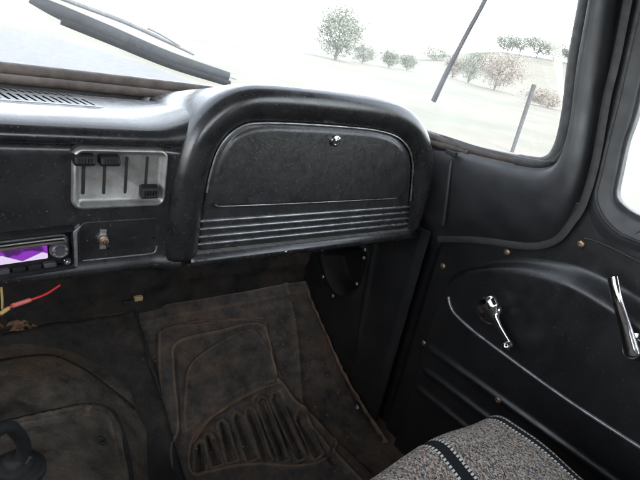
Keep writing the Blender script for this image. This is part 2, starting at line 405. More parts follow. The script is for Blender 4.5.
# rust-brown raised seams
def floor_line(name, px_pts, r, mat, lift=.004):
    pts = [(lambda P: (P[0], P[1], float(zf(P[0], P[1]))+lift))(fl(p)) for p in px_pts]
    return tube(name, pts, r, mat, floor, 8, 5, (.5, 1.2))
floor_line('rusty_seam', [zoomA(p) for p in [(112, 405), (150, 352), (200, 318), (250, 290), (298, 273)]], .0028, 'rust', .006)
floor_line('rusty_seam', [zoomA(p) for p in [(130, 470), (190, 455), (260, 447), (350, 452), (405, 436)]], .0024, 'rust', .006)
floor_line('rusty_seam', [(163, 332), (190, 326), (215, 323), (262, 321)], .0026, 'rust', .008)
# black sound-deadening sheet left of the pressed panel
sx_ = np.linspace(-.30, .288, 60); sy_ = np.linspace(.02, .318, 50); Xs, Ys = np.meshgrid(sx_, sy_, indexing='ij')
grid('deadening_sheet', np.stack([Xs, Ys, zf(Xs, Ys)+.010+.002*np.sin(40*Xs)*np.sin(33*Ys)+.0022*np.sin(21*Xs+55*Ys)+.0015*np.sin(83*Xs-31*Ys)], -1), 'firewall', floor, .004, -1)
tube('sheet_edge', [(x_, y_, float(zf(0, y_))+.011) for x_, y_ in ((.289, .316), (.286, .29), (.289, .26), (.286, .23), (.290, .2), (.288, .17))], .004, 'firewall', floor, 8, 4)
# grit and crumbs lying on the floor: nobody could count them
V = []; F = []
for _ in range(900):
    x_ = rng.uniform(-.2, .70); y_ = rng.uniform(-.35, .30); r_ = abs(rng.normal(.0012, .0007))+.0005
    z_ = float(zf(x_, y_))+.004
    if x_ < .29: z_ += .008
    k0 = len(V); u_ = rng.uniform(.6, 1.3, 6)*r_
    V += [(x_+u_[0], y_, z_), (x_-u_[1], y_, z_), (x_, y_+u_[2], z_), (x_, y_-u_[3], z_), (x_, y_, z_+u_[4]), (x_, y_, z_-u_[5])]
    for a_, b_ in ((0, 2), (2, 1), (1, 3), (3, 0)): F += [(k0+a_, k0+b_, k0+4), (k0+b_, k0+a_, k0+5)]
gr_ = mesh('floor_grit', V, F, 'grit', None, smooth=False); tag(gr_, 'loose grit and crumbs scattered on the footwell floor', 'grit', kind='stuff')
# seam with the kick panel
seam_px = [(304, 283), (316, 310), (327, 335), (342, 368), (362, 403), (388, 443)]
pts = [on(0, .716, p) for p in seam_px]
pts = resample(catmull(pts, 6), 40)
tube('rusty_seam', [(p[0]-.003+rng.normal(0, .0012), p[1], p[2]+rng.normal(0, .0015)) for p in pts], list(rng.uniform(.0022, .0058, 40)), 'rust', floor, 8, 2, (1.2, .7))
# flaked bright patches on the seam
for p, r_ in (((357, 407), .006), ((384, 441), .005), ((302, 302), .006)):
    P = on(0, .712, p); lathe('bare_patch', [(r_, 0), (r_*.8, .0012), (r_*.3, .0016)], P, (-1, .2, .5), 'alu', floor, 9)

# firewall
FWY = .322
fx = np.linspace(-.72, .72, 160); fz = np.linspace(.1, .64, 70)
X, Zg = np.meshgrid(fx, fz, indexing='ij')
Yf = FWY-.012*ss(.205, .215, Zg)*0 + 0*X
Yf = Yf-.006*ss(.285, .293, X)*ss(.352, .344, X)*ss(.33, .31, Zg)       # upright flange strip
Yf = Yf-.004*ss(.232, .238, Zg)*ss(.30, .31, X)                          # offset of the upper panel
Yf = Yf+.0015*np.sin(23*X+3)*np.sin(19*Zg)
fw = grid('firewall', np.stack([X, Yf, Zg], -1), 'firewall', None, .004, 1); tag(fw, kind='structure')
# tan plastic tag clipped under the dash
P = on(1, .315, (135, 297))
cl = empty('wiring_clip', P, 'small tan and black plug hanging on the firewall under the dash', 'connector')
box('plug', P+np.array([-.004, -.012, -.004]), P+np.array([.012, -.002, .005]), 'tan', cl, .0015)
box('socket', P+np.array([-.026, -.010, -.007]), P+np.array([-.004, -.003, -.001]), 'black_rubber', cl, .001)

# kick panel with its vent scoop
ky = np.linspace(.0, .322, 120); kz = np.linspace(-.03, .46, 150)
Yk, Zk = np.meshgrid(ky, kz, indexing='ij')
vent_poly = catmull([on(0, .72, p)[1:] for p in [(322, 252), (324, 272), (331, 288), (344, 298), (357, 290), (363, 276), (366, 252), (345, 243)]], 6, True)
dv = sdf(vent_poly, Yk, Zk)
Xk = .722+.055*ss(.0, -.022, dv)-.003*np.exp(-(dv/.006)**2)
Xk = Xk-.004*np.exp(-((Yk-(.118+.1*(Zk-.3)))/.006)**2)*ss(.05, .2, Zk)
Xk = Xk+.006*ss(.02, 0., Yk)
kp = grid('kick_panel', np.stack([Xk, Yk, Zk], -1), 'kick', None, .003, 1); tag(kp, kind='structure')
for p in ((333, 296), (357, 284), (323, 277), (365, 250), (364, 258)):
    screw(kp, on(0, .717, p), (-1, 0, 0), .0032, 'alu')
tube('rim', [(P[0]-.0, P[1], P[2]) for P in [on(0, .719, p) for p in [(323, 254), (325, 272), (332, 288), (344, 297), (357, 289)]]], .0022, 'kick', kp, 8, 6)

# transmission tunnel, a dome pressed out of the floor
TX0 = -.05
def zt(x, y):
    x = np.asarray(x, float); y = np.asarray(y, float)
    W = .284+.106*ss(.04, .22, y)
    hgt = .195-.05*ss(.05, -.45, y)
    return hgt*(1-np.clip(np.abs(x-TX0)/W, 0, 1.3)**3.1)-.012
tl_ = lambda p: march(p, lambda x, y: max(float(zt(x, y)), float(zf(x, y))))
layer1 = catmull([tl_(p)[:2] for p in [(0, 366), (30, 361), (55, 361), (80, 372), (100, 386), (122, 403), (136, 416)]], 5)
layer1 = np.vstack([[[-.40, layer1[0][1]-.08]], [[-.2, layer1[0][1]]], layer1, [[.27, .10], [.25, -.05], [.24, -.5], [-.4, -.5]]])
tx = np.linspace(-.44, .34, 200); ty = np.linspace(-1.0, .322, 240)
X, Y = np.meshgrid(tx, ty, indexing='ij'); Zt = zt(X, Y)
d1 = sdf(layer1, X, Y)
Zt = Zt+.009*ss(.003, -.004, d1)-.006*np.exp(-((d1-.004)/.004)**2)
Zt = Zt+.0012*np.sin(31*X+2)*np.sin(27*Y)
Zt = np.maximum(Zt, -.05)
tun = grid('transmission_tunnel', np.stack([X, Y, Zt], -1), 'hump', None, .003, -1); tag(tun, kind='structure')
for nm, pl2, rr_, lift in (('seam_sealant', [(-12, 333), (0, 335), (30, 334), (60, 338), (85, 349), (110, 363), (132, 381), (155, 401)], .0042, .004), ('seam_gap', [(-12, 367), (0, 366), (30, 361.5), (55, 361.5), (80, 372), (100, 386), (122, 403), (134, 413)], .0036, .005)):
    tube(nm, [(lambda P: (P[0], P[1], P[2]+lift+.004))(tl_(p)) for p in pl2], rr_, 'slot', tun, 8, 5, (.7, 1.3))
# bolted cover plate on the tunnel
zt2 = lambda x, y: zt(x, y)+.010
tm = lambda p: march(p, lambda x, y: float(zt2(x, y)))
ce = [tm(p) for p in [(0, 428), (25, 422), (55, 415), (85, 409), (102, 410), (114, 419), (122, 440), (128, 470), (131, 500)]]
ce2 = catmull([c[:2] for c in ce], 5)
cover_poly = np.vstack([[[-.25, ce2[0][1]-.03]], ce2, [[.10, -.30], [-.25, -.30]]])
cx_ = np.linspace(-.26, .24, 150); cy_ = np.linspace(-.32, .20, 160)
X, Y = np.meshgrid(cx_, cy_, indexing='ij'); dc = sdf(cover_poly, X, Y)
Zc = zt(X, Y)+.010+.012*ss(.0, -.006, dc)+.004*np.exp(-((dc+.004)/.003)**2)-.005*ss(-.016, -.020, dc)+.0015*np.sin(41*X)*np.sin(37*Y)
keep = (dc[:-1, :-1] < .002) & (dc[1:, 1:] < .002)
cov = empty('tunnel_cover', (0, 0, .17), 'rust stained cover plate bolted on the transmission hump', 'cover plate')
grid('plate', np.stack([X, Y, Zc], -1), 'hump', cov, .010, -1, keep)
seal = catmull([(p[0], p[1]+.004, p[2]-.002) for p in ce], 3)
tube('seal_strip', seal, .0080, 'black_rubber', cov, 8, 1, (1.1, .9))
for p in ((87, 417),):
    P = tm(p); P[2] += .010
    bo = lathe('bolt', [(.011, 0), (.011, .0015), (.0068, .002), (.0068, .006), (.0055, .007)], P, (0.1, 0, 1), 'rust', cov, 12)
    lathe('bolt_head', [(.0062, .0072), (.0060, .0090), (.003, .0095)], P, (0.1, 0, 1), 'alu', bo, 6)
P = tm((100, 445)); P[2] += .006
lathe('grommet', [(.009, 0), (.009, .003), (.006, .004), (.004, .002)], P, (.2, 0, 1), 'black_rubber', cov, 14)
# gear lever with its boot
P0 = tm((16, 474)); P0[2] += .006
gl = empty('gear_lever', P0, 'bent black gear lever in a rubber boot at the lower left corner', 'gear lever')
lathe('boot', [(.034, -.004), (.034, .002), (.030, .004), (.028, .008), (.022, .009), (.020, .014), (.015, .016), (.013, .022), (.010, .024)], P0, (0, 0, 1), 'black_rubber', gl)
kz_ = P0[2]
q1 = on(1, P0[1]-.006, (24, 446)); q2 = on(1, P0[1]-.03, (2, 428))
tube('lever', [P0+np.array([0, 0, .010]), P0*.5+q1*.5+np.array([.002, 0, 0]), q1, q1*.5+q2*.5+np.array([.003, 0, .006]), q2, q2+np.array([-.06, -.06, .03]), q2+np.array([-.09, -.14, .17])], [.0085, .0085, .008, .008, .0075, .0075, .007], 'black_rubber', gl, 12, 6)
lathe('lever_knob', [(.006, -.004), (.012, .002), (.019, .014), (.021, .024), (.018, .036), (.010, .043), (.002, .045)], q2+np.array([-.09, -.14, .17]), (0, -.05, 1), 'black_rubber', gl)
tube('shim', [P0+np.array([.010, -.012, .018]), P0+np.array([.014, -.014, .027])], .003, 'chrome', gl, 8, 2)

# ================================================================== DASHBOARD
DASH = empty('dashboard', (0, 0, .456), 'black painted steel dashboard with arched hood over the glove box', 'dashboard')
def left_profile(x):
    dz = .024*max(0., (x-.160)/.08)**2.2
    dy = -.010*min(1., max(0., (x-.178)/.030))**2*(1-ss(.213, .224, x))
    pr = [(.216, .620), (.19, .629), (.15, .632+dz*.12), (.092, .6335+dz*.45), (.05, .6345+dz*.85), (.026, .634+dz), (.012, .632+dz), (.003, .628+dz*.85), (-.002, .622+dz*.5), (-.003, .6165+dz*.2),
          (.001, .6125), (.009, .6115), (.0075, .6090), (.0045, .6060), (.004, .602), (.004, .57), (.004, .54), (.004, .50), (.003, .475), (.0, .468), (-.003, .462), (-.001, .457), (.006, .4545), (.022, .455)]
    return [(x, y+dy*(1 if z > .456 else 1)*(0 if z > .612 else 1), z) for (y, z) in pr]
xs = np.r_[np.linspace(-.735, -.16, 8), [-.128, -.124, -.122, -.05, .05, .13, .138, .1395], np.linspace(.1435, .244, 40)]
kp_ = np.ones((len(xs)-1, 40), bool)
for i in range(len(xs)-1):
    if xs[i] > -.1225 and xs[i+1] < .1385: kp_[i, 1:3] = False      # opening of the defroster duct
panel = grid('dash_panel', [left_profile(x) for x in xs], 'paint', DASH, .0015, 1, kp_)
sub = panel.modifiers.new('sub', 'SUBSURF'); sub.levels = sub.render_levels = 1
panel.modifiers.move(1, 0)

lid_pts = [(.2395, .468), (.2395, .50), (.2395, .535), (.2415, .575), (.249, .610), (.263, .632), (.285, .646), (.32, .6505), (.38, .652), (.45, .652), (.515, .650), (.565, .642), (.600, .624), (.621, .598), (.632, .565), (.641, .53), (.649, .50), (.656, .468)]
lid_c = resample(catmull(lid_pts, 8), 110)
tan_ = np.gradient(lid_c, axis=0); tan_ /= np.linalg.norm(tan_, axis=1)[:, None]
nor = np.stack([-tan_[:, 1], tan_[:, 0]], 1)
def arch(off, y):
    tp = np.where(lid_c[:, 0] > .5, 1-.38*ss(.56, .456, lid_c[:, 1]), 1.0)
    fall = np.interp(y, [.0, .012, .04, .09, .14, .18, .212], [0, .003, .008, .021, .033, .044, .052])*np.clip(nor[:, 1], 0, 1)
    c = lid_c+nor*(off*tp-fall)[:, None]
    y = y+np.where(lid_c[:, 0] > .5, .006*ss(.54, .456, lid_c[:, 1]), 0.0)*(y < 0)
    c[:, 1] = np.maximum(c[:, 1], .456)
    return [(p[0], q, p[1]) for p, q in zip(c, y)]
rows = [(-.004, .012), (.0, .006), (.0012, -.003), (.0035, -.0055), (.009, -.0095), (.015, -.0128), (.022, -.0148), (.029, -.0148), (.035, -.0125), (.0395, -.007), (.0425, -.002), (.044, .012), (.0445, .04), (.044, .09), (.044, .14), (.044, .18), (.044, .212)]
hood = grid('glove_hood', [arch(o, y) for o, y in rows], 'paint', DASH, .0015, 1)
# lower rail under the glove box
rail_prof = [(.012, .474), (.003, .4735), (-.008, .471), (-.014, .467), (-.0155, .462), (-.012, .4575), (-.004, .4555), (.02, .456)]
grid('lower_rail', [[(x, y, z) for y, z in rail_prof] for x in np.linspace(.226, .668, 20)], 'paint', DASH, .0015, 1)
# glove box lid: plate with a pressed field and ribs
lx = np.linspace(.2405, .655, 160); lz = np.linspace(.4745, .6515, 90)
X, Zg = np.meshgrid(lx, lz, indexing='ij')
lid_poly = np.vstack([lid_c, ])
dl = sdf(lid_poly, X, Zg)
fieldp = []
fieldp = catmull([(.252, .545), (.2545, .580), (.262, .608), (.278, .629), (.31, .640), (.38, .6425), (.45, .6425), (.515, .640), (.562, .631), (.594, .611), (.612, .583), (.619, .550), (.612, .5375), (.595, .5345), (.43, .5345), (.275, .5355), (.258, .5375)], 6, True)
dfl = sdf(fieldp, X, Zg)
Yl = .0-.003*ss(.0025, -.0025, dfl)+.006*ss(-.006, -.001, dl)
keep = (dl[:-1, :-1] < -.0008) & (dl[1:, 1:] < -.0008) & (dl[1:, :-1] < -.0008) & (dl[:-1, 1:] < -.0008)
lid = grid('glove_box_lid', np.stack([X, Yl, Zg], -1), 'lid', DASH, .002, 1, keep)
lip_top = [(p[0], -.0042, p[1]) for p in (lid_c-nor*.0025)[14:-10]]
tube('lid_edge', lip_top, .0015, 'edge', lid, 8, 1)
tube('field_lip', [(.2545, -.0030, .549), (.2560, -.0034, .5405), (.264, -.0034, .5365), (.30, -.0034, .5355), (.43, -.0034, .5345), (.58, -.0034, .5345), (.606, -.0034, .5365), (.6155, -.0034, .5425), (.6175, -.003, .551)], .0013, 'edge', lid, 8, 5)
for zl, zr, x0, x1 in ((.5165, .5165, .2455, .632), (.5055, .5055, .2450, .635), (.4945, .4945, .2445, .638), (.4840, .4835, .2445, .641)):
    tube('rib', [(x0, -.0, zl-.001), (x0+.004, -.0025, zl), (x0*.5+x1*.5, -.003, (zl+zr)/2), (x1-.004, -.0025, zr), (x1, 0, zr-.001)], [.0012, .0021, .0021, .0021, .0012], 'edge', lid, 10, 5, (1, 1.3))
P = on(1, -.004, (334.5, 140.5))
lk = lathe('lock', [(.0085, 0), (.0085, .003), (.0078, .0045), (.0055, .0052), (.0050, .0035), (.0048, .0035)], P, (0, -1, 0), 'chrome', DASH, 24)
box('key_slot', P+np.array([-.0008, -.0062, -.0038]), P+np.array([.0010, -.0030, .0038]), 'slot', lk)
lathe('lock_barrel', [(.0042, .002), (.0042, .0056), (.003, .006)], P, (0, -1, 0), 'chrome', lk, 16)
screw(DASH, on(1, -.016, (286, 252)), (0, -1, -.3), .002, 'chrome')
tube('hinge_clip', [on(1, .0, p) for p in ((316, 249), (321, 251), (326, 248))], .0014, 'chrome', DASH, 8, 4)

# defroster grille on the dash top: plate with open slots over a dark duct

topz = lambda y: float(np.interp(y, [.0, .012, .026, .05, .10, .15, .19, .216], [.626, .632, .634, .6345, .6335, .632, .629, .620]))
skew = -.10
def slotx(k, row): return .0437+.0089*k
def top(x, y, lift): return (x+skew*(y-.115)+(.0035 if y > .145 else 0), y, topz(y)+lift)
xs_ = [-.1250]
for k in range(-18, 11): xs_ += [slotx(k, 1)-.0018, slotx(k, 1)+.0018]
xs_ += [.1400]
ys_ = [.086, .0955, .1375, .1515, .1850, .1885]
def plate(ncol, lift):
    return np.array([[top(x, y, lift) for y in ys_] for x in xs_])
keep = np.ones((len(xs_)-1, len(ys_)-1), bool)
for c in range(1, len(xs_)-1, 2):
    keep[c, 1] = False
    if c < len(xs_)-3: keep[c, 3] = False
ys_[-1] = .193
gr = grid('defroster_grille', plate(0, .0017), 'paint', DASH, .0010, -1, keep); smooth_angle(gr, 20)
box('duct', (-.13, .084, .585), (.145, .20, .600), 'slot', gr)
box('duct_wall', (-.13, .1935, .600), (.145, .199, .6285), 'slot', gr)

# heater control: bright pan, four slots, three lever knobs
def ring(inset, y): return [(p[0], y, p[1]) for p in rrect(.0860+inset, .1885-inset, .5410+inset, .6095-inset, max(.010-inset, .003), 6)]
rows_ = [ring(0, .005), ring(0, -.004), ring(.0010, -.0056), ring(.0026, -.0060), ring(.0040, -.0048), ring(.0062, -.001), ring(.0085, .0012)]
n = len(rows_[0]); V = [p for r_ in rows_ for p in r_]; F = []
for i in range(len(rows_)-1):
    for k in range(n):
        k2 = (k+1) % n; F.append((i*n+k, i*n+k2, (i+1)*n+k2, (i+1)*n+k))
F.append(tuple((len(rows_)-1)*n+k for k in range(n)))
heat = mesh('heater_control', V, F, 'alu', DASH); smooth_angle(heat, 45); tag(heat, 'bright metal heater control panel with sliding levers')
box_outline = slab('bezel_gap', rrect(.0835, .1910, .5385, .6120, .012, 6), 1, .0046, .0030, 'slot', heat)
for xx, z0, z1 in ((.0980, .5565, .5985), (.1195, .5560, .5990), (.1430, .5560, .5995), (.1660, .5555, .6000)):
    slab('slot', rrect(xx-.0016, xx+.0016, z0, z1, .0014, 4), 1, .0010, .0006, 'slot', heat)
def knob(px, roll=0, flip=False):
    P = on(1, -.008, px)
    prof = [(.008, .0035), (-.002, .0065), (-.011, .0045), (-.0135, -.0025), (-.009, -.0060), (.008, -.0030)]
    if flip: prof = [(.008, .0030), (-.004, .0085), (-.010, .0050), (-.0125, -.0060), (-.008, -.0085), (.008, -.0050)]
    hw = .0102 if not flip else .0095
    k = slab('lever_knob', [(P[1]+.008+a, P[2]+b) for a, b in prof], 0, P[0]-hw, P[0]+hw, 'plastic', heat, .0014, 2)
    for q in range(5):
        xq = P[0]-.0062+q*.0031; zq = P[2]+(.0005 if not flip else -.0005)
        box('ridge', (xq-.0006, P[1]+.008-.0137, zq-.0022), (xq+.0006, P[1]+.008-.0105, zq+.0028), 'plastic', k, .0003, 1)
    return k, P
for p, fl_ in (((84.5, 160.5), False), ((110, 161), False), ((150, 192), True)):
    knob(p, 0, fl_)
# the blank plate with a toggle switch
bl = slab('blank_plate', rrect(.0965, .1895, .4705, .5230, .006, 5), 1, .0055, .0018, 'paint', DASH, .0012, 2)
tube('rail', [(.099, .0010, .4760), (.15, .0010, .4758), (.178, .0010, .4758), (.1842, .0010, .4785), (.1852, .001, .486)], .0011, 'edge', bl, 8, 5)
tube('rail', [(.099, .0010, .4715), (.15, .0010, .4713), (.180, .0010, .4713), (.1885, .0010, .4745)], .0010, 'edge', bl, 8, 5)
P = on(1, -.002, (103.5, 240))
tg = slab('toggle_switch', [(P[0]+a, P[2]+b) for a, b in ((-.0035, .0125), (.0042, .0115), (.0036, .0055), (.006, .002), (.006, -.003), (.004, -.006), (.0045, -.0125), (-.003, -.0125), (-.003, -.006), (-.0058, -.003), (-.0058, .003), (-.0032, .006))], 1, .002, .0002, 'alu', DASH, .0004)
lathe('nut', [(.0068, .0), (.0068, .0030), (.0060, .0038), (.0045, .0038)], (P[0], .0005, P[2]), (0, -1, 0), 'chrome', tg, 6)
lathe('barrel', [(.0042, .003), (.0042, .008), (.0034, .0085), (.0026, .0065)], (P[0], .0005, P[2]), (0, -1, 0), 'brass', tg, 16)
tube('bat', [(P[0], -.005, P[2]), (P[0]+.001, -.012, P[2]-.003), (P[0]+.0015, -.016, P[2]-.0045)], [.0014, .0017, .0022], 'chrome', tg, 10, 4)
lathe('pin', [(.0014, 0), (.0012, .003), (.0005, .0034)], (P[0]+.006, .0, P[2]-.0105), (0, -1, 0), 'chrome', tg, 8)

# radio, a single-DIN unit set a little crooked in the dash
RAD = empty('car_radio', (0.0, .0, .493), 'black car radio with purple lit display and round control knob', 'radio')
rot = Matrix.Rotation(R(-3.2), 4, 'Y')
def rad(o):
    c = Matrix.Translation((.092, 0, .493)); o.data.transform(Matrix.Translation((0, 0, .0035)) @ c @ rot @ c.inverted()); return o
def rrow(i, y): return [(p[0], y, p[1]) for p in rrect(-.092+i, .0905-i, .4690+i, .5180-i, .003, 3)]
rows_ = [rrow(0, .012), rrow(0, -.009), rrow(.0012, -.0105), rrow(.0028, -.0105), rrow(.0045, -.008), rrow(.0050, .001)]
n = len(rows_[0]); V = [p for r_ in rows_ for p in r_]
F = [(i*n+k, i*n+(k+1) % n, (i+1)*n+(k+1) % n, (i+1)*n+k) for i in range(len(rows_)-1) for k in range(n)]+[tuple(5*n+k for k in range(n))]
bz = rad(mesh('bezel', V, F, 'plastic', RAD)); smooth_angle(bz, 40)
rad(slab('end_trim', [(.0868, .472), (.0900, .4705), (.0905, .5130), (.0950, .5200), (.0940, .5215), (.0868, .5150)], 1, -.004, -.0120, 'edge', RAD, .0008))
for z, h_, m in ((.5105, .0016, 'greyplastic'), (.5062, .0011, 'alu'), (.5020, .0018, 'brown_rubber')):
    rad(tube('trim_strip', [(-.083, -.004, z), (0, -.0055, z), (.070, -.0055, z), (.079, -.005, z-.002), (.0815, -.004, z-.007)], h_, m, RAD, 8, 5))
scr = rad(slab('display', rrect(-.080, .0620, .4835, .4990, .0015, 3), 1, .0005, -.0030, 'display', RAD, .0004))
k_ = rad(lathe('control_knob', [(.0096, 0), (.0096, .004), (.0085, .0075), (.0070, .0085), (.0060, .0078), (.0035, .0078)], (.0730, -.002, .4930), (0, -1, 0), 'greyplastic', RAD, 24))
for a in (20, 160, 200, 330):
    c, s_ = math.cos(R(a)), math.sin(R(a))
    rad(lathe('marker', [(.0017, 0), (.0014, .0012)], (.073+.0066*c, -.0098, .493+.0066*s_), (0, -1, 0), 'alu', k_, 8))
for i in range(10):
    x0 = -.078+i*.0150
    rad(slab('button', rrect(x0, x0+.0125, .4735, .4785, .0012, 2), 1, .0005, -.0062, 'plastic' if i % 3 else 'greyplastic', RAD, .0006))
rad(lathe('jack', [(.0042, 0), (.0042, .0022), (.0036, .003), (.0022, .0028), (.0020, .0005)], (.0800, -.006, .4790), (0, -1, 0), 'chrome', RAD, 18))

# loose wiring under the radio
wp = [on(1, .02, (60, 285)), on(1, .015, (46, 294)), on(1, .01, (30, 300)), on(1, .0, (12, 306)), on(1, -.005, (0, 314)), on(1, -.01, (-18, 326))]
wr = empty('red_wire', wp[0], 'loose red wire with a pink crimp sleeve dangling under the radio', 'wire')
tube('wire', wp, .0016, 'red', wr, 8, 6)
tube('crimp_sleeve', wp[2:4], .0026, 'pink', wr, 10, 3)
tube('yellow_tip', [wp[3]*.75+wp[4]*.25, wp[4]], .0024, 'yellow', wr, 8, 3)
a_, b_ = on(1, .01, (2, 296)), on(1, .01, (2.5, 309))
yw = tube('yellow_wire', [a_+np.array([0, .01, .03]), a_, b_], .0013, 'yellow', None, 8, 4); tag(yw, 'short yellow wire end hanging beside the red wire', 'wire')
# frayed jute padding on the tunnel lip
jute = empty('jute_padding', tl_((15, 326)), 'torn orange brown jute scrap on top of the hump', 'padding')
for k in range(16):
    p = (rng.normal(14, 9), 326+rng.normal(0, 2.5)); Q = tl_(p); a = rng.uniform(0, 6.28); l = rng.uniform(.008, .024)
    tube('strand', [Q, Q+np.array([l*.5*math.cos(a), -.004, .004+rng.uniform(0, .004)]), Q+np.array([l*math.cos(a), -.006, .002+l*.3*math.sin(a)])], [.002, .003, .001], 'orange', jute, 6, 3)

# ================================================================== WINDSHIELD: glass, rubber, corner pillar
WS = empty('windshield', (0, .2, .65), 'dusty wraparound windshield with added glare haze in perished rubber gasket', 'windshield')
Wpx = [(452, 147), (480, 155), (520, 164), (540, 167), (552, 166), (562, 157), (569, 140), (575, 110), (581, 60), (592, 0)]
Wp = [on(0, .716, p) for p in Wpx]
upd = Wp[-1]-Wp[-2]; Wp.append(Wp[-1]+upd*2.4)
Wc = resample(catmull(Wp, 8), 90)
Bpx = [(441, 232), (478, 234), (515, 240), (535, 240), (552, 233), (566, 214), (577, 190), (588, 150), (602, 60), (611, 0)]
Bp = [on(0, .742, p) for p in Bpx]; upd = Bp[-1]-Bp[-2]; Bp.append(Bp[-1]+upd*2.4)
Bc = resample(catmull(Bp, 8), 90)
# corner pillar and sill, lofted between glass edge and door seam
rows_ = []
for t, bl_ in ((-.10, .004), (0, .0), (.04, .007), (.10, .0125), (.20, .0165), (.35, .0185), (.55, .018), (.75, .015), (.88, .010), (.95, .005), (1.0, -.002), (1.08, -.006), (1.35, -.014)):
    r_ = Wc+(Bc-Wc)*t; r_ = r_.copy(); r_[:, 0] -= bl_; rows_.append(r_)
# carry the panel forward behind the dash hood
ext = [np.vstack([[r_[0]+np.array([-.012, .09, .0])], [r_[0]+np.array([-.003, .04, .0])], r_]) for r_ in rows_]
PIL = empty('corner_pillar', (.72, -.1, .45), 'satin black corner panel and pillar wrapping from the dash up beside the windshield', 'pillar')
pl_ = grid('pillar_panel', ext, 'trim', PIL, .002, 1)
# small clip where sill meets the hood
c0 = on(0, .696, (451, 153))
box('clip', c0+np.array([-.004, -.012, -.004]), c0+np.array([.004, .010, .004]), 'black_rubber', PIL, .0015)
tube('flute', [on(0, .6995, (451, 160)), on(0, .703, (447, 195)), on(0, .712, (443, 225))], .0035, 'trim', PIL, 8, 5)
# gasket : lower run along the cowl, then round the corner and up the pillar
low = [(-.70, .02, .645), (-.55, .14, .646), (-.30, .196, .647), (0, .205, .647), (.20, .203, .647), (.35, .196, .646), (.50, .163, .642), (.62, .105, .637), (.685, .055, .631)]
low_c = [np.array(p) for p in low]+[p for p in Wc[3:60:3]]+[p for p in Wc[60::4]]
tube('gasket_outer', [p+np.array([.0, .004, .0035]) if i < 9 else p+np.array([.002, .008, .004]) for i, p in enumerate(low_c[:17])], .0085, 'brown_rubber', WS, 10, 4, (1.0, 1.0))
tube('gasket_inner', [p+np.array([.0, -.009, -.0065]) if i < 7 else p+np.array([0, -.008, -.006]) if i < 9 else p+np.array([-.002, .002, -.001]) for i, p in enumerate(low_c[:11])], .0062, 'brown_rubber', WS, 10, 4, (1.0, 1.0))
side = [p for p in Wc[20::3]]
tube('gasket_side', [p+np.array([.004, .010, .002]) for p in side], .0088, 'rubber', WS, 10, 3, (1.3, 1.3))
# glass: loft between lower curve and header curve
lowg = resample(np.array([p+np.array([.004, .010, .004]) for p in low_c[:9]]+[np.array(p)+np.array([.006, .014, .004]) for p in Wc[3:44:4]]), 60)
hz = 1.12
top_pts = resample(catmull([(-.66, -.02, hz), (-.5, .03, hz), (-.25, .055, hz), (0, .06, hz), (.25, .055, hz), (.45, .035, hz), (.60, -.01, hz), (.68, -.07, hz), (Wc[-1][0]+.004, Wc[-1][1]+.012, hz)], 6), 60)
wg = []
for t in np.linspace(0, 1, 14):
    r_ = lowg*(1-t)+top_pts*t
    wg.append(r_)
wg = np.array(wg)
# the outboard edge follows the pillar
for i in range(14):
    z = wg[i, -1, 2]; yy = np.interp(z, Wc[40:, 2], Wc[40:, 1])+.012
    dy = yy-wg[i, -1, 1]; wgt = np.linspace(0, 1, 60)**8
    wg[i, :, 1] += dy*wgt
grid('glass', wg, 'glass', WS)

# ================================================================== PASSENGER DOOR
DOOR = empty('passenger_door', (.745, -.4, -.02), 'black painted passenger door with chrome window crank and handle', 'door')
DX = .748
yy_ = np.r_[np.linspace(-1.05, -.47, 40), np.linspace(-.466, -.002, 170), [.004, .03]]; zz_ = np.linspace(-.03, .605, 190)
Yd, Zd = np.meshgrid(yy_, zz_, indexing='ij')
lower = catmull([(-.062, .20), (-.064, .33), (-.075, .391), (-.118, .431), (-.171, .457), (-.23, .474), (-.287, .481), (-.382, .470), (-.60, .44), (-1.2, .42)], 6)
upper = catmull([(-.052, .20), (-.054, .33), (-.066, .395), (-.112, .442), (-.171, .481), (-.23, .503), (-.287, .514), (-.382, .507), (-.60, .48), (-1.2, .46)], 6)
A_lo = np.vstack([lower, [[-1.2, -.3], [-.062, -.3]]]); A_up = np.vstack([upper, [[-1.2, -.3], [-.052, -.3]]])
dlo, dup = sdf(A_lo, Yd, Zd), sdf(A_up, Yd, Zd)
sh = np.clip(dlo/(dlo-dup+1e-9), 0, 1); sh = np.where(dlo <= 0, 0, np.where(dup >= 0, 1, sh))
Xd = DX-.020*(1-ss(0, 1, sh))
Xd = Xd-.004*ss(.27, .25, Zd)*ss(-.05, -.07, Yd)*0
Xd = Xd+.010*ss(-.020, -.004, Yd)
Xd = Xd+.0003*np.sin(17*Yd+1)*np.sin(15*Zd)
# recessed lower field between the pressed ribs
for zc, wd, am in ((.2405, .006, -.0055), (.1925, .006, -.0050), (.145, .006, -.005)):
    Xd = Xd+am*np.exp(-((Zd-zc)/wd)**2)*ss(-.062, -.085, Yd)
dp = grid('door_panel', np.stack([Xd, Yd, Zd], -1), 'door', DOOR, .003, 1)
XP = DX-.0205
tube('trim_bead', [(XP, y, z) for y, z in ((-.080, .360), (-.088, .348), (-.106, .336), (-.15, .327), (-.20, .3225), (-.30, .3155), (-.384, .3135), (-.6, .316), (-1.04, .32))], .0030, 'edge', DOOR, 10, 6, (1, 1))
for p in ((443, 266), (507, 252), (581, 244), (424, 343), (498, 400)):
    P = on(0, DX-.004, p); dd = P[1:]
    inside = p in ((424, 343), (498, 400)); xx = DX-.0245 if p == (498, 400) else (DX-.0015 if not inside else DX-.006)
    P = on(0, xx, p); screw(DOOR, P, (-1, 0, 0), .0046)
# line of the door skin edge running back from the top screw
tube('edge_bead', [on(0, DX-.001, p) for p in ((584, 238.5), (592, 240), (610, 247), (640, 262), (700, 292))], .0016, 'rubber', DOOR, 8, 5)
